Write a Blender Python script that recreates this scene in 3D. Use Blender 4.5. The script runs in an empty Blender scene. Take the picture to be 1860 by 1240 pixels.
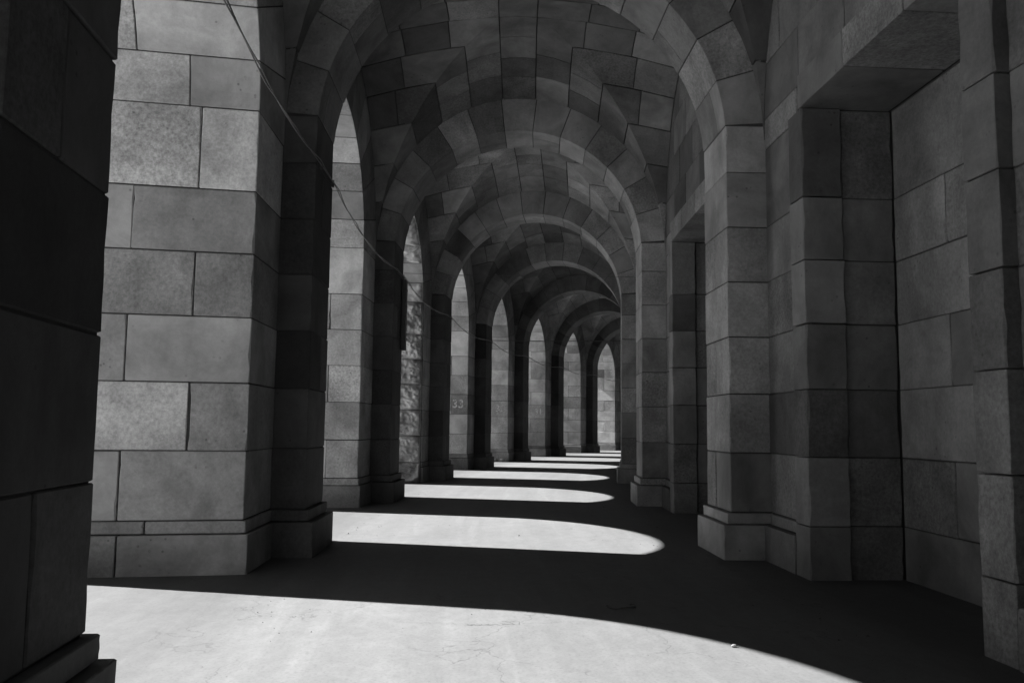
import bpy, math, random
from mathutils import Vector, Matrix, noise

random.seed(11)
scn = bpy.context.scene
col = scn.collection

# ------------------------------------------------------------------ camera
EYE = 1.6
PITCH, ROLL, FPX = 0.0969, 0.0108, 1586.7
cam_d = bpy.data.cameras.new('camera')
cam = bpy.data.objects.new('camera', cam_d)
col.objects.link(cam)
cam_d.sensor_fit = 'HORIZONTAL'
cam_d.sensor_width = 36.0
cam_d.lens = 36.0 * FPX / 1860.0
cam_d.clip_start = 0.05
cam_d.clip_end = 3000
_X = Vector((1, 0, 0)); _U = Vector((0, -math.sin(PITCH), math.cos(PITCH)))
_D = Vector((0, math.cos(PITCH), math.sin(PITCH)))
_ex = _X * math.cos(ROLL) + _U * math.sin(ROLL)
_ey = -_X * math.sin(ROLL) + _U * math.cos(ROLL)
_ez = -_D
cam.matrix_world = Matrix(((_ex.x, _ey.x, _ez.x, 0), (_ex.y, _ey.y, _ez.y, 0),
                           (_ex.z, _ey.z, _ez.z, EYE), (0, 0, 0, 1)))
scn.camera = cam

# ------------------------------------------------------------------ sky and sun (black and white through a red filter)
SUN_DIR = Vector((1.0, -0.235, 0.0))           # the way the light travels, seen from above
SUN_EL = math.radians(43.6)
world = bpy.data.worlds.new('World')
scn.world = world
world.use_nodes = True
wn = world.node_tree.nodes; wl = world.node_tree.links
wn.clear()
sky = wn.new('ShaderNodeTexSky')
sky.sky_type = 'NISHITA'
sky.sun_disc = False
sky.air_density = 0.4
sky.dust_density = 0.15
sky.sun_elevation = SUN_EL
sky.sun_rotation = math.atan2(-SUN_DIR.x, -SUN_DIR.y)
sep = wn.new('ShaderNodeSeparateColor')
wl.new(sky.outputs[0], sep.inputs[0])
bg = wn.new('ShaderNodeBackground')
wl.new(sep.outputs[0], bg.inputs[0])
bg.inputs[1].default_value = 0.05
wo = wn.new('ShaderNodeOutputWorld')
wl.new(bg.outputs[0], wo.inputs[0])

sun_d = bpy.data.lights.new('sun', 'SUN')
sun_d.energy = 5.0
sun_d.angle = math.radians(0.53)
sun_d.color = (1, 1, 1)
sun = bpy.data.objects.new('sun', sun_d)
col.objects.link(sun)
_sd = SUN_DIR.normalized() * math.cos(SUN_EL) + Vector((0, 0, -math.sin(SUN_EL)))
sun.rotation_euler = _sd.to_track_quat('-Z', 'Y').to_euler()
sun.location = (-40, 20, 40)

scn.view_settings.view_transform = 'Standard'
scn.view_settings.look = 'None'
scn.view_settings.exposure = 2.6
scn.view_settings.gamma = 1.0
scn.render.engine = 'CYCLES'
scn.cycles.use_denoising = True
scn.cycles.max_bounces = 10
scn.cycles.diffuse_bounces = 2
scn.cycles.sample_clamp_indirect = 4.0

# ------------------------------------------------------------------ layout of the curved gallery
R = 107.7481        # radius of the centre line, curving to the right
TH0 = -0.1377       # heading of the centre line abreast of the camera
CAMLAT = -1.075     # camera stands this far from the centre line
S1, S = 11.4006, 7.4339
W = 2.6222          # half width between pilaster faces
SET = 0.42          # pilasters stand this proud of the walls
WW = W + SET
WR = 3.13           # right wall plane; the niche surrounds stand proud of it
PL = 1.1525         # pilaster width
HP = PL / 2
FLN, FLF = 1.2243, 0.43   # flanks of a left pier before and after the pilaster
DEPTH = 2.5
SKEW = 0.139
ZA = 5.33           # springing of the cross arches
ZO = 5.11           # springing of the openings
UN = HP + FLF       # opening starts
UF = S - HP - FLN   # opening ends
UC, RO = (UN + UF) / 2, (UF - UN) / 2
_c0 = Vector((-CAMLAT * math.cos(TH0), CAMLAT * math.sin(TH0)))
CEN = Vector((_c0.x + R * math.cos(TH0), _c0.y - R * math.sin(TH0)))
GAP, CH = 0.006, 0.007
WEAR = True               # knocked corners and uneven joints
TM = 1.0                  # stone tone per part: light and shade painted in as paler or darker


def gal(s, lat, z=0.0):
    th = TH0 + s / R
    rr = R - lat
    return Vector((CEN.x - rr * math.cos(th), CEN.y + rr * math.sin(th), z))


def loc(u, lat, z):        # inside a bay, relative to its pilaster axis
    a = u / R
    return Vector((R - (R - lat) * math.cos(a), (R - lat) * math.sin(a), z))


def s_of(k):
    return S1 + (k - 1) * S


# ------------------------------------------------------------------ materials
def new_mat(name):
    m = bpy.data.materials.new(name)
    m.use_nodes = True
    n = m.node_tree.nodes
    n.clear()
    out = n.new('ShaderNodeOutputMaterial')
    b = n.new('ShaderNodeBsdfPrincipled')
    m.node_tree.links.new(b.outputs[0], out.inputs[0])
    return m, n, m.node_tree.links, b


def mathn(n, l, op, a, b=None, clamp=False):
    x = n.new('ShaderNodeMath')
    x.operation = op
    x.use_clamp = clamp
    for i, v in enumerate((a, b)):
        if v is None:
            continue
        if isinstance(v, (int, float)):
            x.inputs[i].default_value = v
        else:
            l.new(v, x.inputs[i])
    return x.outputs[0]


def noi(n, l, vec, scale, detail=4, rough=0.55, dist=0.0):
    x = n.new('ShaderNodeTexNoise')
    x.inputs['Scale'].default_value = scale
    x.inputs['Detail'].default_value = detail
    x.inputs['Roughness'].default_value = rough
    x.inputs['Distortion'].default_value = dist
    l.new(vec, x.inputs['Vector'])
    return x.outputs[0]


def rng(n, l, v, a, b, c, d):
    x = n.new('ShaderNodeMapRange')
    x.clamp = True
    l.new(v, x.inputs[0])
    for i, q in enumerate((a, b, c, d)):
        x.inputs[i + 1].default_value = q
    return x.outputs[0]


def stone_mat(name, base, speck=1.0, stain=1.0):
    m, n, l, b = new_mat(name)
    geo = n.new('ShaderNodeNewGeometry')
    oi = n.new('ShaderNodeObjectInfo')
    off = n.new('ShaderNodeVectorMath'); off.operation = 'SCALE'
    off.inputs[0].default_value = (37.0, 91.0, 53.0)
    l.new(oi.outputs['Random'], off.inputs['Scale'])
    add = n.new('ShaderNodeVectorMath'); add.operation = 'ADD'
    l.new(geo.outputs['Position'], add.inputs[0]); l.new(off.outputs[0], add.inputs[1])
    P = add.outputs[0]
    at = n.new('ShaderNodeAttribute'); at.attribute_type = 'OBJECT'; at.attribute_name = 'tone'
    tone = at.outputs['Fac']
    big = noi(n, l, P, 1.7, 6, 0.62, 0.5)
    f1 = rng(n, l, big, 0.3, 0.7, 1.0 - 0.30 * stain, 1.0 + 0.18 * stain)
    # soft vertical rain streaks
    mp = n.new('ShaderNodeMapping'); mp.inputs['Scale'].default_value = (3.4, 3.4, 0.6)
    l.new(P, mp.inputs[0])
    st = noi(n, l, mp.outputs[0], 1.0, 4, 0.6)
    f2 = rng(n, l, st, 0.48, 0.75, 1.0, 1.0 - 0.16 * stain)
    # grain, coarser on some stones than on others
    gr = noi(n, l, P, 26.0, 4, 0.75)
    amp = rng(n, l, oi.outputs['Random'], 0.25, 1.0, 0.25 * speck, 2.3 * speck)
    g = mathn(n, l, 'MULTIPLY', mathn(n, l, 'SUBTRACT', gr, 0.5), amp)
    f3 = mathn(n, l, 'ADD', g, 1.0)
    vo = n.new('ShaderNodeTexVoronoi'); vo.inputs['Scale'].default_value = 13.0
    l.new(P, vo.inputs['Vector'])
    pit = rng(n, l, vo.outputs['Distance'], 0.10, 0.22, 0.55, 1.0)
    pm = noi(n, l, P, 3.0, 2)
    pit = mathn(n, l, 'MAXIMUM', pit, rng(n, l, pm, 0.58, 0.68, 1.0, 0.5))
    # damp and soot that run on across the joints
    wide = noi(n, l, geo.outputs['Position'], 0.75, 6, 0.62, 0.7)
    f1 = mathn(n, l, 'MULTIPLY', f1, rng(n, l, wide, 0.32, 0.66, 0.62, 1.15))
    c = mathn(n, l, 'MULTIPLY', f1, f2)
    c = mathn(n, l, 'MULTIPLY', c, f3)
    c = mathn(n, l, 'MULTIPLY', c, pit)
    c = mathn(n, l, 'MULTIPLY', c, tone)
    c = mathn(n, l, 'MULTIPLY', c, base)
    c = mathn(n, l, 'MAXIMUM', mathn(n, l, 'MINIMUM', c, 0.62), 0.012)
    l.new(c, b.inputs['Base Color'])
    b.inputs['Roughness'].default_value = 0.85
    b.inputs['Specular IOR Level'].default_value = 0.25
    bp = n.new('ShaderNodeBump')
    bp.inputs['Strength'].default_value = 0.5
    bp.inputs['Distance'].default_value = 0.012
    hh = mathn(n, l, 'ADD', mathn(n, l, 'MULTIPLY', gr, 0.35), mathn(n, l, 'MULTIPLY', noi(n, l, P, 5.0, 5, 0.6), 0.9))
    l.new(hh, bp.inputs['Height'])
    l.new(bp.outputs[0], b.inputs['Normal'])
    return m


def plain_mat(name, v, rough=0.9, scale=6.0, var=0.25, metal=0.0):
    m, n, l, b = new_mat(name)
    geo = n.new('ShaderNodeNewGeometry')
    q = noi(n, l, geo.outputs['Position'], scale, 5, 0.6)
    l.new(rng(n, l, q, 0.25, 0.75, v * (1 - var), v * (1 + var)), b.inputs['Base Color'])
    b.inputs['Roughness'].default_value = rough
    b.inputs['Metallic'].default_value = metal
    b.inputs['Specular IOR Level'].default_value = 0.3
    return m


M_STONE = stone_mat('grey granite', 0.215)
M_ROUGH = stone_mat('broken granite', 0.30, 0.8, 2.0)
M_MORTAR = plain_mat('dark mortar', 0.03)
M_CABLE = plain_mat('weathered cable', 0.11, 0.6, 40)
M_DARK = plain_mat('dark painted metal', 0.05, 0.55, 20)
M_PAINT = plain_mat('pale stencil paint', 0.40, 0.8, 9, 0.4)
def worn_paint():
    m, n, l, b = new_mat('worn pale stencil paint')
    geo = n.new('ShaderNodeNewGeometry')
    b.inputs['Base Color'].default_value = (0.42, 0.42, 0.42, 1)
    b.inputs['Roughness'].default_value = 0.85
    tr = n.new('ShaderNodeBsdfTransparent')
    mx = n.new('ShaderNodeMixShader')
    q = mathn(n, l, 'ADD', mathn(n, l, 'MULTIPLY', noi(n, l, geo.outputs['Position'], 26.0, 4, 0.7), 0.6),
              mathn(n, l, 'MULTIPLY', noi(n, l, geo.outputs['Position'], 5.0, 3, 0.6), 0.4))
    l.new(rng(n, l, q, 0.47, 0.62, 0.85, 0.1), mx.inputs[0])
    l.new(tr.outputs[0], mx.inputs[1]); l.new(b.outputs[0], mx.inputs[2])
    out = [x for x in n if x.type == 'OUTPUT_MATERIAL'][0]
    l.new(mx.outputs[0], out.inputs[0])
    return m


M_PAINT = worn_paint()
M_WEED = plain_mat('dry weed', 0.3, 0.8, 30)
M_CHIP = plain_mat('chipped stone', 0.16, 0.9, 30)
M_GRIT = plain_mat('stone grit', 0.07, 1.0, 40)
M_CRACK = plain_mat('crack dirt', 0.06, 1.0, 30)


def floor_mat():
    m, n, l, b = new_mat('worn pale concrete')
    uv = n.new('ShaderNodeUVMap'); uv.uv_map = 'gallery'
    V = uv.outputs[0]

    def mapped(sx, sy):
        mp = n.new('ShaderNodeMapping'); mp.inputs['Scale'].default_value = (sx, sy, 1)
        l.new(V, mp.inputs[0]); return mp.outputs[0]
    a = rng(n, l, noi(n, l, mapped(0.35, 0.6), 1.0, 6, 0.62, 0.6), 0.3, 0.7, 0.86, 1.06)
    # tracks worn along the gallery
    t = rng(n, l, noi(n, l, mapped(0.10, 3.2), 1.0, 4, 0.6, 0.3), 0.38, 0.66, 0.93, 1.05)
    # finer cloudy dirt
    d = rng(n, l, noi(n, l, mapped(2.4, 3.2), 1.0, 7, 0.68), 0.35, 0.7, 0.93, 1.03)
    # hand-swept arcs, crossing at a slant
    mp = n.new('ShaderNodeMapping'); mp.inputs['Rotation'].default_value = (0, 0, 0.5); mp.inputs['Scale'].default_value = (0.35, 4.0, 1)
    l.new(V, mp.inputs[0])
    w_ = noi(n, l, mp.outputs[0], 1.0, 5, 0.65, 0.8)
    sw = rng(n, l, w_, 0.54, 0.68, 1.0, 1.12)
    sp = rng(n, l, noi(n, l, mapped(38, 38), 1.0, 3, 0.7), 0.30, 0.50, 0.80, 1.02)
    spots = rng(n, l, noi(n, l, mapped(7, 7), 1.0, 2, 0.5), 0.735, 0.78, 1.0, 0.7)
    # hairline cracks in patches, gritty stains, dirt gathered along the walls
    vc = n.new('ShaderNodeTexVoronoi'); vc.feature = 'DISTANCE_TO_EDGE'; vc.inputs['Scale'].default_value = 0.9
    wv = n.new('ShaderNodeVectorMath'); wv.operation = 'ADD'
    wn_ = n.new('ShaderNodeTexNoise'); wn_.inputs['Scale'].default_value = 2.2; wn_.inputs['Detail'].default_value = 6
    l.new(V, wn_.inputs['Vector'])
    l.new(V, wv.inputs[0]); l.new(wn_.outputs['Color'], wv.inputs[1])
    l.new(wv.outputs[0], vc.inputs['Vector'])
    hair = rng(n, l, vc.outputs['Distance'], 0.0, 0.010, 0.62, 1.0)
    hm = rng(n, l, noi(n, l, mapped(0.5, 0.7), 1.0, 3), 0.52, 0.60, 1.0, 0.0)
    hair = mathn(n, l, 'MAXIMUM', hair, hm)
    mott = rng(n, l, noi(n, l, mapped(6.0, 8.0), 1.0, 8, 0.75, 0.4), 0.38, 0.62, 0.90, 1.05)
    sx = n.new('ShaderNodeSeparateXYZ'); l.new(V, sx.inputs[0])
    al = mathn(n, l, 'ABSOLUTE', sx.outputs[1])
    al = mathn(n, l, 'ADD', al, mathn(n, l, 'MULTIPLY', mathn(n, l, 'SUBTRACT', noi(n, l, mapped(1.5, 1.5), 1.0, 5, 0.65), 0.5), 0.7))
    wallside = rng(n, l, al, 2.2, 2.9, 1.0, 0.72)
    c = a
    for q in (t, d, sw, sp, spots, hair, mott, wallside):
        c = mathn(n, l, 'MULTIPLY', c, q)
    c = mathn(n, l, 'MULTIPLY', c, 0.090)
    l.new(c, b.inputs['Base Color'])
    b.inputs['Roughness'].default_value = 0.72
    b.inputs['Specular IOR Level'].default_value = 0.3
    bp = n.new('ShaderNodeBump'); bp.inputs['Strength'].default_value = 0.25; bp.inputs['Distance'].default_value = 0.006
    l.new(noi(n, l, mapped(9, 9), 1.0, 6, 0.7), bp.inputs['Height'])
    l.new(bp.outputs[0], b.inputs['Normal'])
    return m


M_FLOOR = floor_mat()
M_GROUND = plain_mat('pale gravel', 0.45, 1.0, 0.8, 0.15)
M_ROOF = plain_mat('roof concrete', 0.2)


# ------------------------------------------------------------------ builders
def mesh_obj(name, verts, faces, mat, parent=None, smooth=False):
    me = bpy.data.meshes.new(name)
    me.from_pydata([tuple(v) for v in verts], [], faces)
    me.materials.append(mat)
    if smooth:
        me.polygons.foreach_set('use_smooth', [True] * len(me.polygons))
    me.update()
    o = bpy.data.objects.new(name, me)
    col.objects.link(o)
    if parent:
        o.parent = parent
    return o


def thing(name, k, label, cat, group, u=0.0, lat=0.0):
    """Empty on the bay frame of pilaster k; parts are written in bay coordinates"""
    o = bpy.data.objects.new(name, None)
    col.objects.link(o)
    o.empty_display_size = 0.2
    s = s_of(k)
    o.location = gal(s, 0)
    o.rotation_euler = (0, 0, -(TH0 + s / R))
    o['label'] = label; o['category'] = cat
    if group:
        o['group'] = group
    return o


TV = 0.17


def tone():
    t = random.gauss(1.0, TV)
    if random.random() < 0.17:
        t *= 0.62
    if random.random() < 0.12:
        t *= 1.18
    return TM * max(0.45, min(1.3, t))


def prism(fn, p, q, r, n=1, g=(GAP, GAP, GAP), c=CH, scale=(1, 1, 1), wear=False):
    """chamfered block: sections along p, chamfered rectangle in q and r; scale = metres per unit"""
    gp, gq, gr = (g[i] / scale[i] for i in range(3))
    cp, cq, cr = (c / scale[i] for i in range(3))
    v_ = (lambda: random.uniform(0.55, 1.6)) if wear else (lambda: 1.0)
    p0, p1 = p[0] + gp * v_(), p[1] - gp * v_()
    q0, q1 = q[0] + gq * v_(), q[1] - gq * v_()
    r0, r1 = r[0] + gr * v_(), r[1] - gr * v_()
    if wear:
        n = max(n, 5)

    def ring(pp, i):
        a, b, d, e = q0 + i * cq, q1 - i * cq, r0 + i * cr, r1 - i * cr
        k = [1.0] * 4
        if wear:
            k = [random.choice((0.5, 0.8, 1.0, 1.0, 1.4, 1.9, 3.2)) for _ in range(4)]
        pts = [(a + cq * k[0], d), (b - cq * k[1], d), (b, d + cr * k[1]), (b, e - cr * k[2]), (b - cq * k[2], e), (a + cq * k[3], e), (a, e - cr * k[3]), (a, d + cr * k[0])]
        return [fn(pp, x, y) for x, y in pts]
    vs = []
    secs = [(p0, 1)] + [(p0 + cp + (p1 - p0 - 2 * cp) * i / n, 0) for i in range(n + 1)] + [(p1, 1)]
    for pp, i in secs:
        vs += ring(pp, i)
    fs = []
    for j in range(len(secs) - 1):
        for i in range(8):
            i2 = (i + 1) % 8
            fs.append((j * 8 + i, j * 8 + i2, (j + 1) * 8 + i2, (j + 1) * 8 + i))
    e = (len(secs) - 1) * 8
    fs.append(tuple(range(7, -1, -1))); fs.append(tuple(e + i for i in range(8)))
    return vs, fs


def stone(parent, name, vf, mat=None, t=None):
    o = mesh_obj(name, vf[0], vf[1], mat or M_STONE, parent)
    o['tone'] = t if t is not None else tone()
    return o


def jit(a=0.004):
    return random.uniform(-a, a)


def block(parent, z0, z1, u0, u1, l0, l1, name='stone', t=None, mat=None, skew=0.0, gu=GAP, gl=GAP):
    """box block in bay coordinates; skew shears u with depth behind the left wall face"""
    j1, j2 = jit(), jit()

    def fn(z, u, lat):
        uu = u + j1
        if skew:
            uu += skew * (lat + WW)
        return loc(uu, lat + j2, z)
    return stone(parent, name, prism(fn, (z0, z1), (u0, u1), (l0, l1), 1, (GAP, gu, gl), wear=WEAR), mat, t)


def join(parts):
    V, F = [], []
    for v, f in parts:
        o = len(V)
        V += list(v); F += [tuple(i + o for i in q) for q in f]
    return V, F


def solid(fn, p, q, r, n=1):
    vs = []
    for i in range(n + 1):
        pp = p[0] + (p[1] - p[0]) * i / n
        vs += [fn(pp, q[0], r[0]), fn(pp, q[1], r[0]), fn(pp, q[1], r[1]), fn(pp, q[0], r[1])]
    fs = []
    for j in range(n):
        for i in range(4):
            i2 = (i + 1) % 4
            fs.append((j * 4 + i, j * 4 + i2, j * 4 + 4 + i2, j * 4 + 4 + i))
    fs.append((3, 2, 1, 0)); e = n * 4
    fs.append((e, e + 1, e + 2, e + 3))
    return vs, fs


UJ_ = -PL / 2 - FLN
ORD = ['nearest', 'first', 'second', 'third', 'fourth', 'fifth', 'sixth', 'seventh', 'eighth', 'ninth', 'tenth']
K0, K1 = -1, 9               # piers of the gallery, -1 stands behind the camera

# ------------------------------------------------------------------ ground, floor, roof, closing wall
def strip(name, s0, s1, lats, z, mat, ds=1.2, uvs=False):
    n = int((s1 - s0) / ds) + 1
    vs, fs = [], []
    m = len(lats)
    uv = []
    for i in range(n + 1):
        s = s0 + (s1 - s0) * i / n
        for la in lats:
            vs.append(gal(s, la, z)); uv.append((s, la))
    for i in range(n):
        for j in range(m - 1):
            a = i * m + j
            fs.append((a, a + 1, a + m + 1, a + m))
    o = mesh_obj(name, vs, fs, mat)
    if uvs:
        lay = o.data.uv_layers.new(name='gallery')
        for lp in o.data.loops:
            lay.data[lp.index].uv = uv[lp.vertex_index]
    return o


SA, SB = s_of(K0) - 5.0, s_of(K1) + 5.0
fl = strip('floor', SA, SB, [-6.6 + i * 0.9 for i in range(13)], 0.0, M_FLOOR, uvs=True)
fl['kind'] = 'structure'
gd = mesh_obj('ground', [(-1500, -1500, -0.05), (1500, -1500, -0.05), (1500, 1500, -0.05), (-1500, 1500, -0.05)], [(0, 1, 2, 3)], M_GROUND)
gd['kind'] = 'structure'

n_r = 60
rv, rf = [], []
for i in range(n_r + 1):
    s = SA + (SB - SA) * i / n_r
    rv += [gal(s, -5.75, 9.75), gal(s, 5.0, 9.75), gal(s, 5.0, 10.3), gal(s, -5.75, 10.3)]
for i in range(n_r):
    for j in range(4):
        a, b_ = i * 4 + j, i * 4 + (j + 1) % 4
        rf.append((a, a + 4, b_ + 4, b_))
rf += [(0, 1, 2, 3), (n_r * 4 + 3, n_r * 4 + 2, n_r * 4 + 1, n_r * 4)]
ro = mesh_obj('roof', rv, rf, M_ROOF); ro['kind'] = 'structure'
# closing walls: behind the niches on the right, and where the gallery runs on out of sight
def wall_run(name, spans, mat):
    parts = []
    for s0, s1, l0, l1 in spans:
        n_ = max(2, int((s1 - s0) / 1.5))
        parts.append(solid(lambda s, la, z: gal(s, la, z), (s0, s1), (l0, l1), (0, 9.74), n_))
    V, F = join(parts)
    o = mesh_obj(name, V, F, mat); o['kind'] = 'structure'; o['tone'] = 0.7
    return o


wall_run('rear_wall', [(SA, s_of(0) - HP, 3.14, 4.6), (s_of(0) - HP, s_of(4) + HP, 4.17, 4.6), (s_of(4) + HP, SB, 3.14, 4.6)], M_STONE)
wall_run('outer_wall', [(s_of(8) + HP, SB, -WW - DEPTH, -WW), (SA, s_of(-1) + UJ_ - 0.001, -WW - DEPTH, -WW)], M_STONE)

# ------------------------------------------------------------------ left piers
COURSE = [0.565, 1.303, 2.04, 2.76, 3.47, 4.18, 4.90]
BASE_A, BASE_B = 0.425, 0.565
BP, BM = 0.12, 0.05
UJ = -HP - FLN        # near jamb corner of a pier

PIER_LABEL = {
    -1: 'stone pier behind the viewer', 
    0: 'stone pier closest to the camera at the far left edge',
    1: 'tall dark stone pier in the left foreground, before the first shadowed opening',
    2: 'stone pier on the left with smooth bright speckled jamb, second along the arcade',
    3: 'stone pier on the left with rough broken jamb stones, third along the arcade',
    4: 'fourth left pier, a pale thirty-three painted on its jamb',
    5: 'fifth left pier, a pale thirty-two painted on its darker jamb block',
    6: 'sixth left pier, a faint thirty-one painted on its jamb',
    7: 'stone pier with a dark smudged block on its jamb, second from the far end',
    8: 'last visible stone pier at the far end, beside the right wall edge',
}


def rough_jamb(parent, z0, z1, d0, d1, u_face, seed):
    """hewn block: the jamb face and its corner are broken away"""
    nz, nd = 40, 44
    vs, fs = [], []
    for i in range(nz + 1):
        for j in range(nd + 1):
            a, b_ = i / nz, j / nd
            z = z0 + 0.004 + (z1 - z0 - 0.008) * a
            d = d0 + (d1 - d0) * b_
            edge = min(a, 1 - a) * (z1 - z0)
            p3 = Vector((d, z, seed * 3.1))
            big = noise.noise(p3 * 2.3)
            ridge = 1 - abs(noise.noise(p3 * 3.7 + Vector((5, 1, 2)))) * 2
            fine = noise.fractal(p3 * 6.0, 0.7, 2.1, 5)
            cell = noise.voronoi(p3 * Vector((1.3, 1.0, 1.0)) * 6.0 + Vector((0.6 * fine, 0.5 * big, 0)))[0]
            chisel = min(1.0, cell[1] - cell[0])
            belly = 1 - (1 - min(1, edge / 0.16)) ** 2
            h = 0.02 + 0.10 * belly + 0.20 * big * belly + 0.07 * ridge * belly + 0.06 * fine + 0.12 * chisel * belly
            # broken arris towards the gallery
            wob = 0.20 + 0.13 * noise.noise(Vector((z * 2.6, seed, 1.0)))
            crn = max(0.0, 1 - (d - d0) / wob)
            h -= (0.16 + 0.05 * noise.noise(Vector((z * 6, seed, 9.0)))) * crn ** 1.6
            u = u_face - h
            lat = -WW - d
            if j == 0:
                lat -= 0.05 + 0.05 * noise.noise(Vector((z * 5.1, seed * 2.0, 4.0)))
            vs.append(loc(u + SKEW * (lat + WW), lat, z))
    m = nd + 1
    for i in range(nz):
        for j in range(nd):
            a = i * m + j
            fs.append((a, a + 1, a + m + 1, a + m))
    base = len(vs)
    rim = [j for j in range(m)] + [i * m + nd for i in range(1, nz + 1)] + [nz * m + j for j in range(nd - 1, -1, -1)] + [i * m for i in range(nz - 1, 0, -1)]
    for r_ in rim:
        v = vs[r_]
        i, j = divmod(r_, m)
        lat = -WW - (d0 + (d1 - d0) * j / nd)
        vs.append(loc(u_face + 0.24 + SKEW * (lat + WW), min(lat, -WW - 0.03), v.z))
    nr = len(rim)
    for i in range(nr):
        i2 = (i + 1) % nr
        fs.append((rim[i2], rim[i], base + i, base + i2))
    fs.append(tuple(base + i for i in range(nr)))
    o = mesh_obj('rough_stone', vs, fs, M_ROUGH, parent)
    o.data.polygons.foreach_set('use_smooth', [True] * (nz * nd) + [False] * (nr + 1))
    o['tone'] = random.uniform(1.05, 1.5)
    return o


def left_pier(k):
    global TM
    TM = 1.0
    vis = 0 <= k <= 8
    t = thing('stone_pier', k, PIER_LABEL.get(k, 'stone pier hidden past the bend of the gallery'), 'pier', 'piers of the left arcade')
    # core of dark mortar, set back behind the faces of the stones
    i_ = 0.022 if vis else 0.0
    cut = 0.2 if k == 3 else i_

    def fs_(z, u, lat):
        return loc(u + SKEW * (lat + WW), lat, z)
    core = join([
        solid(fs_, (0.0, ZO), (UJ + cut, UN - i_), (-WW - DEPTH, -WW - i_)),
        solid(loc, (-HP + i_, HP - i_), (-WW - 0.3, -W - i_), (0.0, ZA)),
    ])
    # second solid is in u, lat, z order
    c = mesh_obj('core', core[0], core[1], M_MORTAR if vis else M_STONE, t)
    c['tone'] = 1.0
    if not vis:
        return t
    far = k >= 5
    # plinth
    split = -HP - BP
    TM = 0.4  # pilaster plinth darkened along with its shaft, as painted shade
    o = block(t, -0.02, BASE_A, -HP - BP, HP + BP, -WW - 0.2, -W + BP, 'plinth_stone')
    TM = 0.95
    if k == 3:
        rough_jamb(t, -0.02, BASE_B, 0.0, 1.15, UJ, 21.3)
        block(t, -0.02, BASE_A, UJ + 0.2, split, -WW - 0.8, -WW + BP * 0.5, 'plinth_stone')
    else:
        block(t, -0.02, BASE_A, UJ - BP * 0.5, split, -WW - 1.25, -WW + BP * 0.5, 'plinth_stone', skew=SKEW)
    block(t, -0.02, BASE_A, UJ - BP * 0.5, 0.2, -WW - DEPTH - 0.02, -WW - 1.25, 'plinth_stone', skew=SKEW)
    block(t, -0.02, BASE_A, HP + BP, UN + BP * 0.3, -WW - 1.25, -WW + BP * 0.5, 'plinth_stone', skew=SKEW)
    block(t, -0.02, BASE_A, 0.2, UN + BP * 0.3, -WW - DEPTH - 0.02, -WW - 1.25, 'plinth_stone', skew=SKEW)
    # moulding
    TM = 0.4
    block(t, BASE_A, BASE_B, -HP - BM, HP + BM, -WW - 0.2, -W + BM, 'plinth_moulding')
    TM = 1.0
    block(t, BASE_A, BASE_B, UJ - BM * 0.5 if k != 3 else UJ + 0.2, -HP - BM, -WW - 1.0, -WW + BM * 0.5, 'plinth_moulding', skew=SKEW)
    block(t, BASE_A, BASE_B, UJ - BM * 0.5, 0.2, -WW - DEPTH - 0.02, -WW - (1.0 if k != 3 else 1.2), 'plinth_moulding', skew=SKEW)
    block(t, BASE_A, BASE_B, HP + BM, UN + BM * 0.3, -WW - DEPTH - 0.02, -WW + BM * 0.5, 'plinth_moulding', skew=SKEW)
    lev = COURSE[:]
    for i in range(len(lev)):
        z0 = lev[i]
        z1 = lev[i + 1] if i + 1 < len(lev) else ZO
        if i == len(lev) - 2:
            z1 = ZO
        if i == len(lev) - 1:
            continue
        zp1 = lev[i + 1]
        TM = 0.28 if k < 4 else 0.2  # shade put into the shaft tone, deeper in the far piers
        # pilaster shaft: one block per course, now and then two
        if (i + k) % 3 == 0:
            m_ = random.uniform(-0.12, 0.12)
            block(t, z0, zp1, -HP, m_, -WW - 0.25, -W, 'stone')
            block(t, z0, zp1, m_, HP, -WW - 0.25, -W, 'stone')
        else:
            block(t, z0, zp1, -HP, HP, -WW - 0.25, -W, 'stone')
        # jamb and flank before the pilaster
        TM = 1.62  # paled to paint in the light on the jamb face
        odd = (i + k) % 2
        dm = (1.28 if odd else 0.62) if k < 5 else (0.78 if odd else 2.4)
        if k == 3:
            rough_jamb(t, z0, z1, 0.0, 1.15, UJ, i * 1.7 + 3)
            block(t, z0, z1, UJ + 0.2, -HP, -WW - 0.8, -WW, 'stone')
            block(t, z0, z1, UJ, 0.1, -WW - DEPTH, -WW - 1.15, 'stone', skew=SKEW)
        else:
            tt = None
            if k == 7 and i == 3:
                tt = 0.6
            if k == 6 and i == 1:
                tt = 0.62
            if k == 4 and i == 3:
                tt = 0.68
            if k == 5 and i == 2:
                tt = 0.8
            if k == 2:
                tt = (1.02, 1.0, 1.22, 1.0, 0.98, 1.26)[i]
            if tt:
                tt *= TM
            block(t, z0, z1, UJ, -HP, -WW - dm, -WW, 'stone', skew=SKEW, t=tt)
            if dm < 2.3:
                block(t, z0, z1, UJ, 0.1, -WW - DEPTH, -WW - dm, 'stone', skew=SKEW)
        # jamb after the pilaster, unseen, made extra pale to bounce light onto the facing jamb
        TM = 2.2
        dm = 0.7 if odd else 1.4
        block(t, z0, z1, HP, UN, -WW - dm, -WW, 'stone', skew=SKEW)
        block(t, z0, z1, 0.1, UN, -WW - DEPTH, -WW - dm, 'stone', skew=SKEW)
    # springer of the cross arch
    TM = 0.28
    block(t, 4.90, ZA + W * math.sin(math.radians(4.2)), -HP, HP, -WW - 0.25, -W, 'stone')
    return t


PIERS = {k: left_pier(k) for k in range(K0, 9)}


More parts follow.
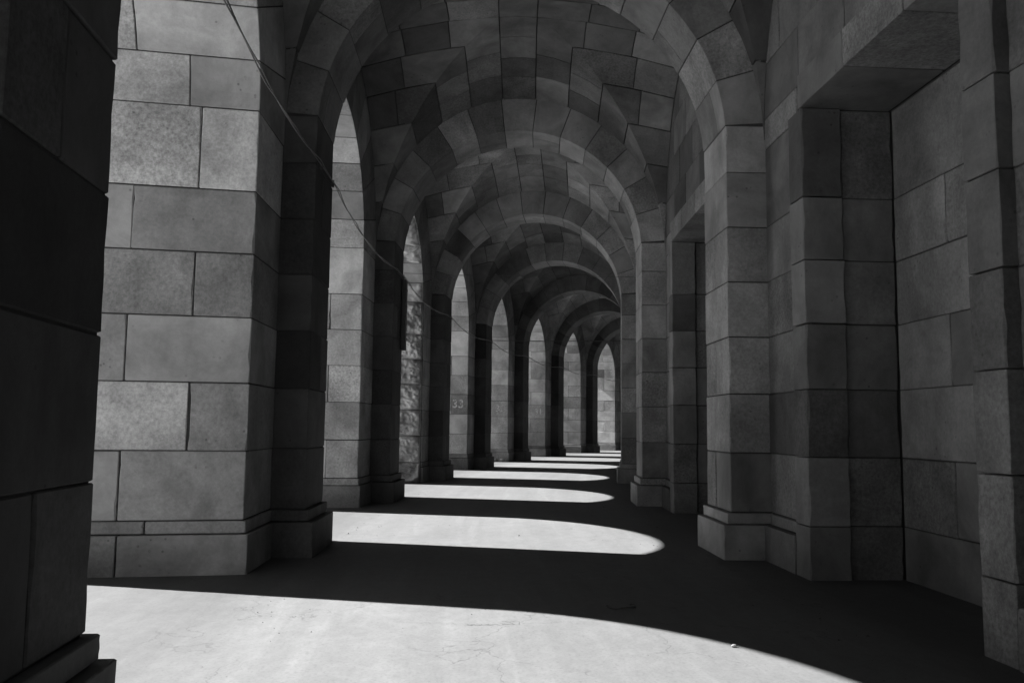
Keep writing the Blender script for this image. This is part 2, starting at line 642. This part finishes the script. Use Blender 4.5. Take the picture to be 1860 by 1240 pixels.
# ------------------------------------------------------------------ arches of the left openings
def left_arch(k):
    global TM
    TM = 1.35  # voussoirs paled to stand in for light on the intrados
    vis = 0 <= k <= 7
    nm = {-1: 'behind the camera', 0: 'at the left edge, beside the camera', 1: 'before the bright smooth jamb', 2: 'before the rough broken jamb',
          3: 'before the painted thirty-three', 4: 'before the painted thirty-two', 5: 'before the painted thirty-one',
          6: 'before the smudged jamb, last but one', 7: 'farthest along, beside the right wall'}
    lab = 'round stone arch over the open bay ' + nm[k]
    t = thing('opening_arch', k, lab, 'arch', 'arches of the left openings')

    def fn(phi, rad, d):
        return loc(UC - SKEW * d + rad * math.cos(phi), -WW - d, ZO + rad * math.sin(phi))
    i_ = 0.022
    # core: spandrel with the arch cut out, up to the roof
    N = 26
    vs, fs = [], []
    for i in range(N + 1):
        phi = math.pi * i / N
        x = UC + (RO + i_) * math.cos(phi)
        zt = 9.75
        for d in (i_, DEPTH):
            vs.append(fn(phi, RO + i_, d))
            vs.append(loc(UC - SKEW * d + (RO + i_) * math.cos(phi), -WW - d, zt))
    for i in range(N):
        a = i * 4; b_ = a + 4
        fs += [(a, b_, b_ + 1, a + 1), (a + 2, a + 3, b_ + 3, b_ + 2), (a, a + 2, b_ + 2, b_), (a + 1, b_ + 1, b_ + 3, a + 3)]
    # masses over the piers on both sides
    def fb(z, u, lat):
        return loc(u + SKEW * (lat + WW), lat, z)
    sides = [(vs, fs),
             solid(fb, (ZO + 0.001, 9.75), (UC + RO + i_, S + HP + (0.6 if k < 7 else 0.0)), (-WW - DEPTH, -WW - i_)),
             solid(fb, (ZO + 0.001, 9.75), (-HP + 0.62, UC - RO - i_), (-WW - DEPTH, -WW - i_))]
    V, F = join(sides)
    c = mesh_obj('core', V, F, M_MORTAR if vis else M_STONE, t); c['tone'] = 1.0
    if not vis:
        return t
    NV = 13
    for j in range(NV):
        p0, p1 = math.pi * j / NV, math.pi * (j + 1) / NV
        dm = 1.3 if j % 2 else 0.75
        q1 = 4.05 if j < 3 else (3.28 if j > 9 else 3.75)
        for d0, d1 in ((0.0, dm), (dm, DEPTH)):
            jj = jit(0.004)
            f2 = lambda p, q, r, jj=jj: fn(p, q + jj, r)
            o = stone(t, 'voussoir', prism(f2, (p0, p1), (RO, q1), (d0, d1), 3, scale=(RO, 1, 1)))
            if k == 2 and j < 4 and d0 == 0.0:
                o['tone'] = 0.95
    if k == 2:
        for j in range(5):
            p0, p1 = math.pi * j / NV, math.pi * (j + 1) / NV
            if j == 1:
                continue
            n1, n2 = 22, 22
            vs, fs = [], []
            for a_ in range(n1 + 1):
                for b_ in range(n2 + 1):
                    ph = p0 + 0.003 + (p1 - p0 - 0.006) * a_ / n1
                    d = 0.015 + 0.9 * b_ / n2
                    e_ = min(a_, n1 - a_, b_, n2 - b_) / n1 * 2
                    q_ = Vector((d * 2.2, ph * 5, j * 7.7))
                    rim_ = min(a_, n1 - a_, b_, n2 - b_) == 0
                    h = -0.02 if rim_ else (0.02 + 0.07 * min(1, e_ * 3) + 0.06 * noise.noise(q_ * 1.6) + 0.045 * noise.fractal(q_ * 4, 0.7, 2.1, 4))
                    vs.append(fn(ph, RO - h, d))
            m_ = n2 + 1
            for a_ in range(n1):
                for b_ in range(n2):
                    x = a_ * m_ + b_
                    fs.append((x, x + 1, x + m_ + 1, x + m_))
            o = mesh_obj('rough_face', vs, fs, M_ROUGH, t, True)
            o['tone'] = random.uniform(1.0, 1.35)
    return t


for k in range(K0, 8):
    left_arch(k)


# ------------------------------------------------------------------ cross arches
EDG = [-85.8 + 13.2 * i for i in range(14)]


def cross_arch(k):
    global TM
    TM = {1: 0.66, 2: 0.78, 3: 0.9, 4: 0.62}.get(k, 0.32)  # shade painted into the arch stones, deepest far down the gallery
    vis = 1 <= k <= 8
    near = vis
    lab = '%s round cross arch of the vaulted gallery counted from the camera' % (ORD[k] if k > 0 else 'overhead')
    t = thing('cross_arch', k, lab, 'arch', 'cross arches of the gallery')

    def fn(th, rad, u):
        return loc(u, rad * math.sin(th), ZA + rad * math.cos(th))
    i_ = 0.02
    # backing above the voussoirs
    v, f = solid(fn, (math.radians(-90), math.radians(90)), (W + i_, 4.3), (-HP + i_, HP - i_), 30)
    c = mesh_obj('core', v, f, M_MORTAR if vis else M_STONE, t); c['tone'] = 1.0
    if not vis:
        return t
    for j in range(13):
        a, b_ = math.radians(EDG[j]), math.radians(EDG[j + 1])
        jj = jit(0.004)
        f2 = lambda p, q, r, jj=jj: fn(p, q + jj, r)
        if (j + k) % 2 == 0 or k > 5:
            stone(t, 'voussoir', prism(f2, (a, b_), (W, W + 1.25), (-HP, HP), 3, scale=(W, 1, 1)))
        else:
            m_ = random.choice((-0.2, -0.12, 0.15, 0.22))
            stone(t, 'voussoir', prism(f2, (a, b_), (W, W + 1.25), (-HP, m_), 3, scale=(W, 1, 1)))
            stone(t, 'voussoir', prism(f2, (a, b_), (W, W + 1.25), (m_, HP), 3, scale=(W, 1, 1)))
    return t


for k in range(0, 9):
    cross_arch(k)

# ------------------------------------------------------------------ groin vaults
LB = (S - PL) / 2
RISE, DOME = 3.86, 0.52


def vz(a, b, main):
    if main:
        return ZA + (RISE - DOME * a * a) * math.sqrt(max(0.0, 1 - b * b))
    return ZA + (RISE - DOME * b * b) * math.sqrt(max(0.0, 1 - a * a))


def vpt(a, b, main, h=0.0):
    a_, b_ = max(-1.0, min(1.0, a)), max(-1.0, min(1.0, b))
    z = vz(a_, b_, main)
    # push outwards by h, roughly along the normal of the barrel
    if main:
        n_ = Vector((0, b_, math.sqrt(max(0.0, 1 - b_ * b_))))
    else:
        n_ = Vector((a_, 0, math.sqrt(max(0.0, 1 - a_ * a_))))
    return loc(S / 2 + a_ * LB + n_.x * h, b_ * (WW if b_ < 0 else WR) + n_.y * h, z + n_.z * h)


def patch(grid, drop, ch=CH, depth=0.09):
    """grid[i][j] = function h -> point; the rim is dropped back to make the joint"""
    ni, nj = len(grid), len(grid[0])
    vs, fs = [], []
    for i in range(ni):
        for j in range(nj):
            vs.append(grid[i][j](0.0))
    for i in range(ni - 1):
        for j in range(nj - 1):
            a = i * nj + j
            fs.append((a, a + 1, a + nj + 1, a + nj))
    rim = [(0, j) for j in range(nj)] + [(i, nj - 1) for i in range(1, ni)] + [(ni - 1, j) for j in range(nj - 2, -1, -1)] + [(i, 0) for i in range(ni - 2, 0, -1)]
    # chamfer ring: centre direction
    cen = sum((Vector(v) for v in vs), Vector()) / len(vs)
    b1 = len(vs)
    for i, j in rim:
        p = vs[i * nj + j]
        q = grid[i][j](ch)
        dirv = (p - cen); 
        if dirv.length > 1e-6:
            dirv.normalize()
        vs.append(q + dirv * ch * 0.8)
    b2 = len(vs)
    for i, j in rim:
        p = grid[i][j](depth)
        q0 = vs[i * nj + j]
        dirv = (q0 - cen)
        if dirv.length > 1e-6:
            dirv.normalize()
        vs.append(p + dirv * ch * 0.8)
    nr = len(rim)
    for x in range(nr):
        y = (x + 1) % nr
        r0 = rim[x][0] * nj + rim[x][1]; r1 = rim[y][0] * nj + rim[y][1]
        fs.append((r1, r0, b1 + x, b1 + y))
        fs.append((b1 + y, b1 + x, b2 + x, b2 + y))
    return vs, fs


def vault(k):
    global TM, TV
    TV = 0.27
    TM = {0: 0.5, 1: 0.56, 2: 0.9, 3: 0.6, 4: 0.38}.get(k, 0.24)  # tone set bay by bay to imitate light and shade overhead
    vis = 0 <= k <= 7
    lab = '%s groin vault bay of fitted grey stones, counted from the camera' % (ORD[k] if vis else 'hidden')
    t = thing('groin_vault', k, lab, 'vault', 'vault bays of the gallery')
    # backing sheet with thickness
    N = 32
    vs, fs = [], []
    for lay in (0.03, 0.22):
        for i in range(N + 1):
            for j in range(N + 1):
                a, b_ = math.sin(math.pi * (i / N - 0.5)), math.sin(math.pi * (j / N - 0.5))
                vs.append(vpt(a, b_, abs(a) >= abs(b_), lay))
    m = N + 1
    for i in range(N):
        for j in range(N):
            a = i * m + j
            fs.append((a, a + 1, a + m + 1, a + m))
            a += m * m
            fs.append((a, a + m, a + m + 1, a + 1))
    c = mesh_obj('core', vs, fs, M_MORTAR if vis else M_STONE, t); c['tone'] = 1.0
    if not vis:
        return t
    far = k >= 5
    bits = []
    ED = [math.radians(6.6 + 13.2 * i) for i in range(6)] + [math.radians(90)]
    gth = 0.013 / WW

    def emit(vf, nm='stone'):
        if far:
            bits.append(vf)
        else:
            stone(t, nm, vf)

    def arm_main(a_fn0, a_fn1, th0, th1, sg_a, sg_b, n=2, nt=2):
        """rectangular stone of the main barrel between two a-limits (functions of theta)"""
        grid = []
        for i in range(nt + 1):
            th = th0 + gth + (th1 - th0 - 2 * gth) * i / nt
            row = []
            for j in range(n + 1):
                q0, q1 = a_fn0(th), a_fn1(th)
                a = q0 + (q1 - q0) * j / n
                row.append(lambda h, a=a, th=th: vpt(sg_a * a, sg_b * math.sin(th), True, h))
            grid.append(row)
        return patch(grid, 0)

    def arm_lat(b_fn0, b_fn1, th0, th1, sg_a, sg_b, n=2, nt=2):
        grid = []
        for i in range(nt + 1):
            th = th0 + gth + (th1 - th0 - 2 * gth) * i / nt
            row = []
            for j in range(n + 1):
                q0, q1 = b_fn0(th), b_fn1(th)
                b_ = q0 + (q1 - q0) * j / n
                row.append(lambda h, b_=b_, th=th: vpt(sg_a * math.sin(th), sg_b * b_, False, h))
            grid.append(row)
        return patch(grid, 0)

    gm, gl_ = 0.013 / LB, 0.013 / WW

    def groin(am, bl, th0, th1, sg_a, sg_b):
        nt = 2
        grid = []
        for i in range(nt + 1):
            th = th0 + gth + (th1 - th0 - 2 * gth) * i / nt
            g_ = math.sin(th)
            row = []
            nn = 2
            for j in range(nn):      # lateral part, from its outer end to the crease
                b_ = (bl - gl_) + (g_ - (bl - gl_)) * j / nn
                row.append(lambda h, b_=b_, th=th: vpt(sg_a * math.sin(th), sg_b * b_, False, h))
            for j in range(nn + 1):
                a = g_ + ((am - gm) - g_) * j / nn
                row.append(lambda h, a=a, th=th: vpt(sg_a * a, sg_b * math.sin(th), True, h))
            grid.append(row)
        return patch(grid, 0)

    C6 = math.sin(ED[0])
    # boss stone in the middle
    grid = []
    for i in range(3):
        row = []
        for j in range(3):
            a = (-1 + i) * (C6 - gm); b_ = (-1 + j) * (C6 - gl_)
            row.append(lambda h, a=a, b_=b_: vpt(a, b_, abs(a) >= abs(b_), h))
        grid.append(row)
    vf = patch(grid, 0)
    emit(vf, 'boss_stone')
    for sg in (-1, 1):
        # crown courses, along the gallery and across it
        cuts = [C6, 0.34 + random.uniform(-.03, .03), 0.56 + random.uniform(-.03, .03), 0.78 + random.uniform(-.03, .03), 1.0]
        for x in range(4):
            g0 = gm; g1 = gm if x < 3 else 0.0
            vf = arm_main(lambda th, q=cuts[x] + g0: q, lambda th, q=cuts[x + 1] - g1: q, -ED[0], ED[0], sg, 1, 1, 3)
            emit(vf)
        cuts = [C6, 0.42, 0.72, 1.0]
        for x in range(3):
            vf = arm_lat(lambda th, q=cuts[x] + gl_: q, lambda th, q=cuts[x + 1] - gl_: q, -ED[0], ED[0], 1, sg, 1, 3)
            emit(vf)
    for sa in (-1, 1):
        for sb in (-1, 1):
            for i in range(6):
                t0, t1 = ED[i], ED[i + 1]
                s1_ = math.sin(t1)
                ra = random.uniform(-0.03, 0.03)
                if i >= 4:
                    am, bl = 1.0 + gm, 1.0 + gl_
                else:
                    am = min(1.0, s1_ + (0.08 if i % 2 else 0.17) + ra)
                    bl = min(1.0, s1_ + (0.19 if i % 2 else 0.09) - ra)
                    if am > 0.88:
                        am = 1.0 + gm
                    if bl > 0.9:
                        bl = 1.0 + gl_
                emit(groin(am, bl, t0, t1, sa, sb), 'groin_stone')
                # rest of the main course
                rest = (1.0 - am) * LB
                if rest > 0.08:
                    nn = max(1, round(rest / 0.72))
                    cut = [am + (1 - am) * x / nn for x in range(nn + 1)]
                    for x in range(nn):
                        e1 = gm if x < nn - 1 else 0.0
                        emit(arm_main(lambda th, q=cut[x] + gm: q, lambda th, q=cut[x + 1] - e1: q, t0, t1, sa, sb, 1, 2))
                rest = (1.0 - bl) * WW
                if rest > 0.08:
                    nn = max(1, round(rest / 0.85))
                    cut = [bl + (1 - bl) * x / nn for x in range(nn + 1)]
                    for x in range(nn):
                        emit(arm_lat(lambda th, q=cut[x] + gl_: q, lambda th, q=cut[x + 1] - gl_: q, t0, t1, sa, sb, 1, 2))
    if far:
        V, F = join(bits)
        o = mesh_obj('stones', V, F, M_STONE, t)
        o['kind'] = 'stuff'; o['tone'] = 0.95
    return t


for k in range(0, 8):
    vault(k)

# ------------------------------------------------------------------ right side: pilasters, walls and tall niches
DOOR0, DOOR1, DOORZ = S / 2 - 1.56, S / 2 + 1.56, 5.20
NICHE = 0.95


def right_pilaster(k):
    global TM, TV
    TV = 0.15
    TM = 1.0
    vis = 0 <= k <= 4
    pt = lambda: TM * random.choice((0.78, 0.92, 1.0, 1.06, 1.14))
    lab = {0: 'stone pilaster on the right wall abreast of the camera',
           1: 'near stone pilaster on the right with brightly lit side, in the foreground',
           2: 'second stone pilaster on the right, past the tall niche',
           3: 'third stone pilaster on the right, dark face at the bend of the gallery',
           4: 'fourth pilaster of the right wall, just past the bend'}.get(k, 'right wall pilaster hidden past the bend')
    t = thing('wall_pilaster', k, lab, 'pilaster', 'pilasters of the right wall')
    i_ = 0.02
    v, f = solid(loc, (-HP + i_, HP - i_), (W + i_, WR + 0.3), (0, ZA))
    c = mesh_obj('core', v, f, M_MORTAR if vis else M_STONE, t); c['tone'] = 1.0
    if not vis:
        return t
    block(t, -0.02, BASE_A, -HP - BP, HP + BP, W - BP, WR + 0.2, 'plinth_stone')
    block(t, BASE_A, BASE_B, -HP - BM, HP + BM, W - BM, WR + 0.2, 'plinth_moulding')
    for i in range(len(COURSE) - 1):
        z0, z1 = COURSE[i], COURSE[i + 1]
        if (i + k) % 2 == 1:
            m_ = random.choice((0.05, 0.12, -0.05))
            block(t, z0, z1, -HP, m_, W, WR + 0.25, t=pt())
            block(t, z0, z1, m_, HP, W, WR + 0.25, t=pt())
        else:
            block(t, z0, z1, -HP, HP, W, WR + 0.25, t=pt())
    block(t, COURSE[-1], ZA + W * math.sin(math.radians(4.2)), -HP, HP, W, WR + 0.25)
    return t


for k in range(0, 5):
    right_pilaster(k)


def right_wall(k):
    global TM
    TM = 0.58  # wall stones darkened as painted shade
    vis = 0 <= k <= 3
    lab = {0: 'stone wall with tall niche at the right edge, before the near pilaster',
           1: 'stone wall with tall rectangular niche between the near and second right pilasters',
           2: 'strip of right wall with niche between second and third pilasters',
           3: 'right wall bay with niche just past the bend'}.get(k, 'right wall bay hidden past the bend')
    t = thing('niche_wall', k, lab, 'wall', 'bays of the right wall')
    i_ = 0.022
    parts = [
        solid(loc, (HP, DOOR0 - .075), (WR + i_, 4.16), (0, 9.75), 3),
        solid(loc, (DOOR1 + .075, S - HP), (WR + i_, 4.16), (0, 9.75), 3),
        solid(loc, (DOOR0 - .075 + .001, DOOR1 + .075 - .001), (WR + i_, 4.16), (DOORZ + i_, 9.749), 3),
        solid(loc, (DOOR0 - .075 + .001, DOOR1 + .075 - .001), (WR + NICHE + i_, 4.159), (0, DOORZ + i_ + .01), 3)]
    parts.append(solid(loc, (-HP + 0.001, HP - 0.001), (WR + i_ + 0.05, 4.158), (0, 9.748), 1))
    V, F = join(parts)
    c = mesh_obj('core', V, F, M_MORTAR if vis else M_STONE, t); c['tone'] = 1.0
    if not vis:
        return t
    lev = COURSE + [5.60, 6.31, 7.02, 7.73, 8.44, 9.15]
    # plinth left and right of the niche
    for u0, u1 in ((HP + BP, DOOR0 - 0.42), (DOOR1 + 0.42, S - HP - BP)):
        block(t, -0.02, BASE_A, u0, u1, WR - BP, WR + 0.3, 'plinth_stone')
        block(t, BASE_A, BASE_B, u0, u1, WR - BM, WR + 0.3, 'plinth_moulding')
    dl = [-0.02] + lev[:7]
    dl[-1] = DOORZ
    for i in range(len(lev) - 1):
        z0, z1 = lev[i], lev[i + 1]
        if z1 <= 4.95:
            zz = (z0, z1 if z1 < 4.85 else DOORZ)
            for a, b_ in ((HP, DOOR0 - 0.42), (DOOR1 + 0.42, S - HP)):
                block(t, zz[0], zz[1], a, b_, WR, WR + 0.3)
        elif z0 >= DOORZ + 0.3:
            TM = 0.42  # painted shade, deeper above the niche
            n_ = 5 if i % 2 else 4
            ev = [HP + (S - 2 * HP) * x / n_ for x in range(n_ + 1)]
            if i % 2 == 0:
                ev = [HP] + [HP + (S - 2 * HP) * (x + 0.5) / 5 for x in range(5)] + [S - HP]
            for a, b_ in zip(ev[:-1], ev[1:]):
                block(t, z0, z1, a, b_, WR, WR + 0.3)
    TM = 0.62
    # course level with the lintel
    for a, b_ in ((HP, DOOR0 - 0.42), (DOOR1 + 0.42, S - HP)):
        block(t, DOORZ, 5.60, a, b_, WR, WR + 0.3)
    # niche jambs with a rebate, lintel in three stones, back in courses
    for i in range(len(dl) - 1):
        z0, z1 = dl[i], dl[i + 1]
        block(t, z0, z1, DOOR0 - 0.42, DOOR0, WW - 0.02, WR + 0.36, 'jamb_stone')
        block(t, z0, z1, DOOR1, DOOR1 + 0.42, WW - 0.02, WR + 0.36, 'jamb_stone')
        block(t, z0, z1, DOOR0 - 0.42, DOOR0 - 0.05, WR + 0.36, WR + NICHE, 'jamb_stone', gl=0.002)
        block(t, z0, z1, DOOR1 + 0.05, DOOR1 + 0.42, WR + 0.36, WR + NICHE, 'jamb_stone', gl=0.002)
        n_ = 3 if i % 2 else 2
        for x in range(n_):
            a = DOOR0 - 0.05 + (DOOR1 - DOOR0 + 0.1) * x / n_
            b_ = DOOR0 - 0.05 + (DOOR1 - DOOR0 + 0.1) * (x + 1) / n_
            block(t, z0, z1, a, b_, WR + NICHE, WR + NICHE + 0.1, 'back_stone')
    for x in range(3):
        a = DOOR0 - 0.42 + (DOOR1 - DOOR0 + 0.5) * x / 3
        b_ = DOOR0 - 0.42 + (DOOR1 - DOOR0 + 0.5) * (x + 1) / 3
        block(t, DOORZ, 5.60, a, b_, WW - 0.03, WR + NICHE, 'lintel_stone')
    return t


for k in range(0, 4):
    right_wall(k)


# ------------------------------------------------------------------ painted numbers on the jambs (parts of their piers)
def painted(k, txt, z, d, size):
    cu = bpy.data.curves.new('painted_number', 'FONT')
    cu.body = txt
    cu.size = size
    cu.align_x = 'CENTER'; cu.align_y = 'CENTER'
    cu.offset = 0.006
    cu.extrude = 0.0008
    tmp = bpy.data.objects.new('tmp', cu)
    col.objects.link(tmp)
    dg = bpy.context.evaluated_depsgraph_get()
    me = bpy.data.meshes.new_from_object(tmp.evaluated_get(dg))
    bpy.data.objects.remove(tmp)
    me.name = 'painted_number'
    me.materials.clear(); me.materials.append(M_PAINT)
    # stencil bridges: shift nothing, only lay the sheet on the skewed jamb face
    vs = []
    for v in me.vertices:
        dd = d - v.co.x
        u = UJ - SKEW * dd - 0.006 - v.co.z
        v.co = loc(u, -WW - dd, z + v.co.y)
    me.update()
    o = bpy.data.objects.new('painted_number', me)
    col.objects.link(o)
    o.parent = PIERS[k]
    o['label'] = 'pale painted number %s on the jamb' % txt


painted(4, '33', 2.40, 0.36, 0.43)
painted(5, '32', 2.40, 0.36, 0.43)
painted(6, '31', 2.40, 0.36, 0.43)


# ------------------------------------------------------------------ small things
def tube(pts, rad, n=6):
    vs, fs = [], []
    for i, p in enumerate(pts):
        a = pts[max(0, i - 1)]; b_ = pts[min(len(pts) - 1, i + 1)]
        d = (b_ - a).normalized()
        x = d.cross(Vector((0, 0, 1)))
        if x.length < 1e-4:
            x = Vector((1, 0, 0))
        x.normalize(); y = d.cross(x)
        rr = rad(i) if callable(rad) else rad
        for j in range(n):
            an = 2 * math.pi * j / n
            vs.append(p + x * math.cos(an) * rr + y * math.sin(an) * rr)
    for i in range(len(pts) - 1):
        for j in range(n):
            j2 = (j + 1) % n
            fs.append((i * n + j, i * n + j2, (i + 1) * n + j2, (i + 1) * n + j))
    fs.append(tuple(range(n - 1, -1, -1))); e = (len(pts) - 1) * n
    fs.append(tuple(e + j for j in range(n)))
    return vs, fs


# sagging double cable along the left pilasters, fixed at each one
def cable_run(ph, s0, s1):
    pts = []
    n = int((s1 - s0) / 0.14)
    for i in range(n + 1):
        s = s0 + (s1 - s0) * i / n
        f = ((s - S1) / S) % 1.0           # 0 at a pilaster axis
        g = min(f, 1 - f) * S - HP          # metres past the pilaster edge
        span = S - PL
        if g <= 0:
            z = 4.92
        else:
            x = (f * S - HP) / span
            z = 4.92 - 0.62 * x * (1 - x)
        tw = s * 2.1 + ph + 1.6 * noise.noise(Vector((s * 0.9, ph, 0)))
        rr = 0.011 + 0.016 * noise.noise(Vector((s * 1.7, ph * 2, 5)))
        rr = max(0.007, rr)
        pts.append(gal(s, -W + 0.045 + rr * math.cos(tw), z + rr * math.sin(tw)))
    return pts


cb = bpy.data.objects.new('hanging_cable', None)
col.objects.link(cb)
cb.location = (0, 0, 0)
cb['label'] = 'frayed double cable sagging from pier to pier along the left arcade'
cb['category'] = 'cable'
for ph in (0.0, 3.1):
    v, f = tube(cable_run(ph, 2.2, s_of(8) + 1.0), 0.0078, 6)
    mesh_obj('wire', v, f, M_CABLE, cb, True)
for k in range(1, 8):
    for e in (-0.42, 0.42):
        p = gal(s_of(k) + e, -W + 0.03, 4.92)
        v, f = tube([p + Vector((0, 0, -0.05)), p + Vector((0, 0, 0.05))], 0.016, 8)
        mesh_obj('clip', v, f, M_DARK, cb)


def cross_cable(s0, z0, s1, z1, label, rad):
    pts = []
    for i in range(41):
        x = i / 40
        lat = -W + 0.02 + (2 * W - 0.04) * x
        pts.append(gal(s0 + (s1 - s0) * x, lat, z0 + (z1 - z0) * x - 0.10 * x * (1 - x)))
    v, f = tube(pts, rad, 6)
    o = mesh_obj('stretched_cable', v, f, M_DARK, None, True)
    o['label'] = label; o['category'] = 'cable'


cross_cable(s_of(2) + HP - 0.1, 5.02, s_of(2) + HP + 0.3, 5.02, 'thin cable stretched across the gallery behind the second cross arch', 0.005)
cross_cable(s_of(4) + HP - 0.1, 5.0, s_of(4) + HP + 0.9, 5.05, 'thin cable stretched across the gallery at the number 33 pier', 0.014)

# narrow dark box on the far edge of the second left pier
bx = thing('wall_box', 2, 'narrow dark metal box fixed high on the far edge of the second left pier', 'box', None)
def boxf(z, u, lat):
    return loc(u, lat, z)
v, f = prism(boxf, (3.27, 4.86), (HP - 0.24, HP - 0.02), (-W + 0.006, -W + 0.10), 1, (0, 0, 0), 0.012)
mesh_obj('housing', v, f, M_DARK, bx)
for z in (3.5, 4.6):
    v, f = prism(boxf, (z, z + 0.06), (HP - 0.255, HP - 0.005), (-W + 0.004, -W + 0.107), 1, (0, 0, 0), 0.004)
    mesh_obj('strap', v, f, M_DARK, bx)

# weeds at the foot of the pier with the number 32
wd = thing('weed_tuft', 5, 'small dry weeds growing at the foot of the pier numbered 32', 'weeds', None)
vs, fs = [], []
for i in range(24):
    d = random.uniform(0.05, 0.75)
    base = loc(UJ - 0.16 - random.uniform(0, 0.14) - SKEW * d, -WW - d, 0.0)
    h = random.uniform(0.10, 0.36)
    an = random.uniform(0, 6.28); sp = random.uniform(0.03, 0.2)
    tip = base + Vector((math.cos(an) * sp, math.sin(an) * sp, h))
    mid = base.lerp(tip, 0.5) + Vector((0, 0, 0.05))
    sd = Vector((-math.sin(an), math.cos(an), 0)) * random.uniform(0.006, 0.018)
    b0 = len(vs)
    vs += [base - sd * 0.5, base + sd * 0.5, mid + sd * 1.3, tip, mid - sd * 1.3]
    fs.append((b0, b0 + 1, b0 + 2, b0 + 3, b0 + 4))
    if random.random() < 0.6:
        c0 = mid.lerp(tip, random.uniform(0.1, 0.9))
        l_ = random.uniform(0.04, 0.10); a2 = random.uniform(0, 6.28)
        dv = Vector((math.cos(a2), math.sin(a2), random.uniform(-0.2, 0.8))) * l_
        sv = Vector((-math.sin(a2), math.cos(a2), 0.2)) * l_ * 0.3
        b0 = len(vs)
        vs += [c0, c0 + dv * 0.5 + sv, c0 + dv, c0 + dv * 0.5 - sv]
        fs.append((b0, b0 + 1, b0 + 2, b0 + 3))
mesh_obj('leaves', vs, fs, M_WEED, wd)


# bits lying on the floor
def chip(p, r, label, seed, mat, cat='stone chip', name='stone_chip', flat=0.6):
    vs, fs = [], []
    n, m = 7, 4
    for i in range(m + 1):
        el = -math.pi / 2 + math.pi * i / m
        for j in range(n):
            an = 2 * math.pi * j / n
            k_ = 1 + 0.45 * noise.noise(Vector((math.cos(an) * 1.3 + seed, math.sin(an) * 1.3, el)))
            vs.append(p + Vector((math.cos(an) * math.cos(el) * r * k_, math.sin(an) * math.cos(el) * r * k_ * 0.7, r * flat * (math.sin(el) + 0.9))))
    for i in range(m):
        for j in range(n):
            j2 = (j + 1) % n
            fs.append((i * n + j, i * n + j2, (i + 1) * n + j2, (i + 1) * n + j))
    o = mesh_obj(name, vs, fs, mat)
    o['label'] = label; o['category'] = cat
    return o


chip(Vector((1.66, 6.62, 0.0)), 0.022, 'pale stone chip on the shadow edge at lower right', 2.0, M_CHIP)


def crack(pts, w, name='crack'):
    vs, fs = [], []
    for i, p in enumerate(pts):
        a = pts[max(0, i - 1)]; b_ = pts[min(len(pts) - 1, i + 1)]
        d = (b_ - a).normalized(); nrm = Vector((-d.y, d.x, 0))
        ww = w * (0.25 + 0.75 * abs(noise.noise(Vector((i * 0.77, p.x * 5, 2))))) * (1 if 0 < i < len(pts) - 1 else 0.1)
        vs += [p + nrm * ww + Vector((0, 0, 0.004)), p - nrm * ww + Vector((0, 0, 0.004))]
    for i in range(len(pts) - 1):
        fs.append((2 * i, 2 * i + 1, 2 * i + 3, 2 * i + 2))
    o = mesh_obj(name, vs, fs, M_CRACK, fl)
    return o


def wiggle(a, b_, n, amp, seed):
    pts = []
    for i in range(n + 1):
        p = a.lerp(b_, i / n)
        d = (b_ - a).normalized(); nrm = Vector((-d.y, d.x, 0))
        pts.append(p + nrm * amp * noise.noise(Vector((i * 0.6, seed, 0))))
    return pts


crack(wiggle(Vector((-0.36, 7.25, 0)), Vector((-0.12, 7.27, 0)), 14, 0.04, 1), 0.012)
crack(wiggle(Vector((-0.14, 7.27, 0)), Vector((0.55, 7.42, 0)), 26, 0.12, 4), 0.004)
crack(wiggle(Vector((-0.9, 7.32, 0)), Vector((-0.3, 7.28, 0)), 20, 0.08, 7), 0.003)

# grit and crumbs gathered along the plinths
vs, fs = [], []
for i in range(420):
    s = random.uniform(3, 30)
    side = random.choice((-1, 1))
    lat = side * (2.46 - abs(random.gauss(0, 0.28)))
    if random.random() < 0.18:
        lat = random.uniform(-2.4, 2.4)
    p = gal(s, lat, 0.0)
    r_ = random.uniform(0.003, 0.010) * (1.8 if random.random() < 0.08 else 1)
    b0 = len(vs)
    an = random.uniform(0, 6.28)
    for q in range(4):
        vs.append(p + Vector((math.cos(an + q * 1.57) * r_ * random.uniform(.6, 1.3), math.sin(an + q * 1.57) * r_ * random.uniform(.6, 1.3), 0.001)))
    vs.append(p + Vector((random.uniform(-.3, .3) * r_, random.uniform(-.3, .3) * r_, r_ * random.uniform(0.7, 1.2))))
    fs += [(b0, b0 + 1, b0 + 4), (b0 + 1, b0 + 2, b0 + 4), (b0 + 2, b0 + 3, b0 + 4), (b0 + 3, b0, b0 + 4)]
o = mesh_obj('grit', vs, fs, M_GRIT)
o['kind'] = 'stuff'; o['label'] = 'fine stone grit scattered along the foot of the walls'; o['category'] = 'grit'

# loop of dark wire lying in the shade
pts = []
for i in range(40):
    x = i / 39
    an = 5.6 * x
    pts.append(Vector((0.96 + 0.10 * math.cos(an + 2.4) + 0.26 * max(0, x - 0.45), 8.0 + 0.09 * math.sin(an + 2.4), 0.008 + 0.01 * math.sin(x * 9) ** 2)))
v, f = tube(pts, 0.006, 6)
o = mesh_obj('wire_loop', v, f, M_DARK, None, True)
o['label'] = 'loop of dark wire lying on the shaded floor at right'; o['category'] = 'wire'

for o in bpy.data.objects:
    if o.type == 'MESH' and 'tone' not in o:
        pass
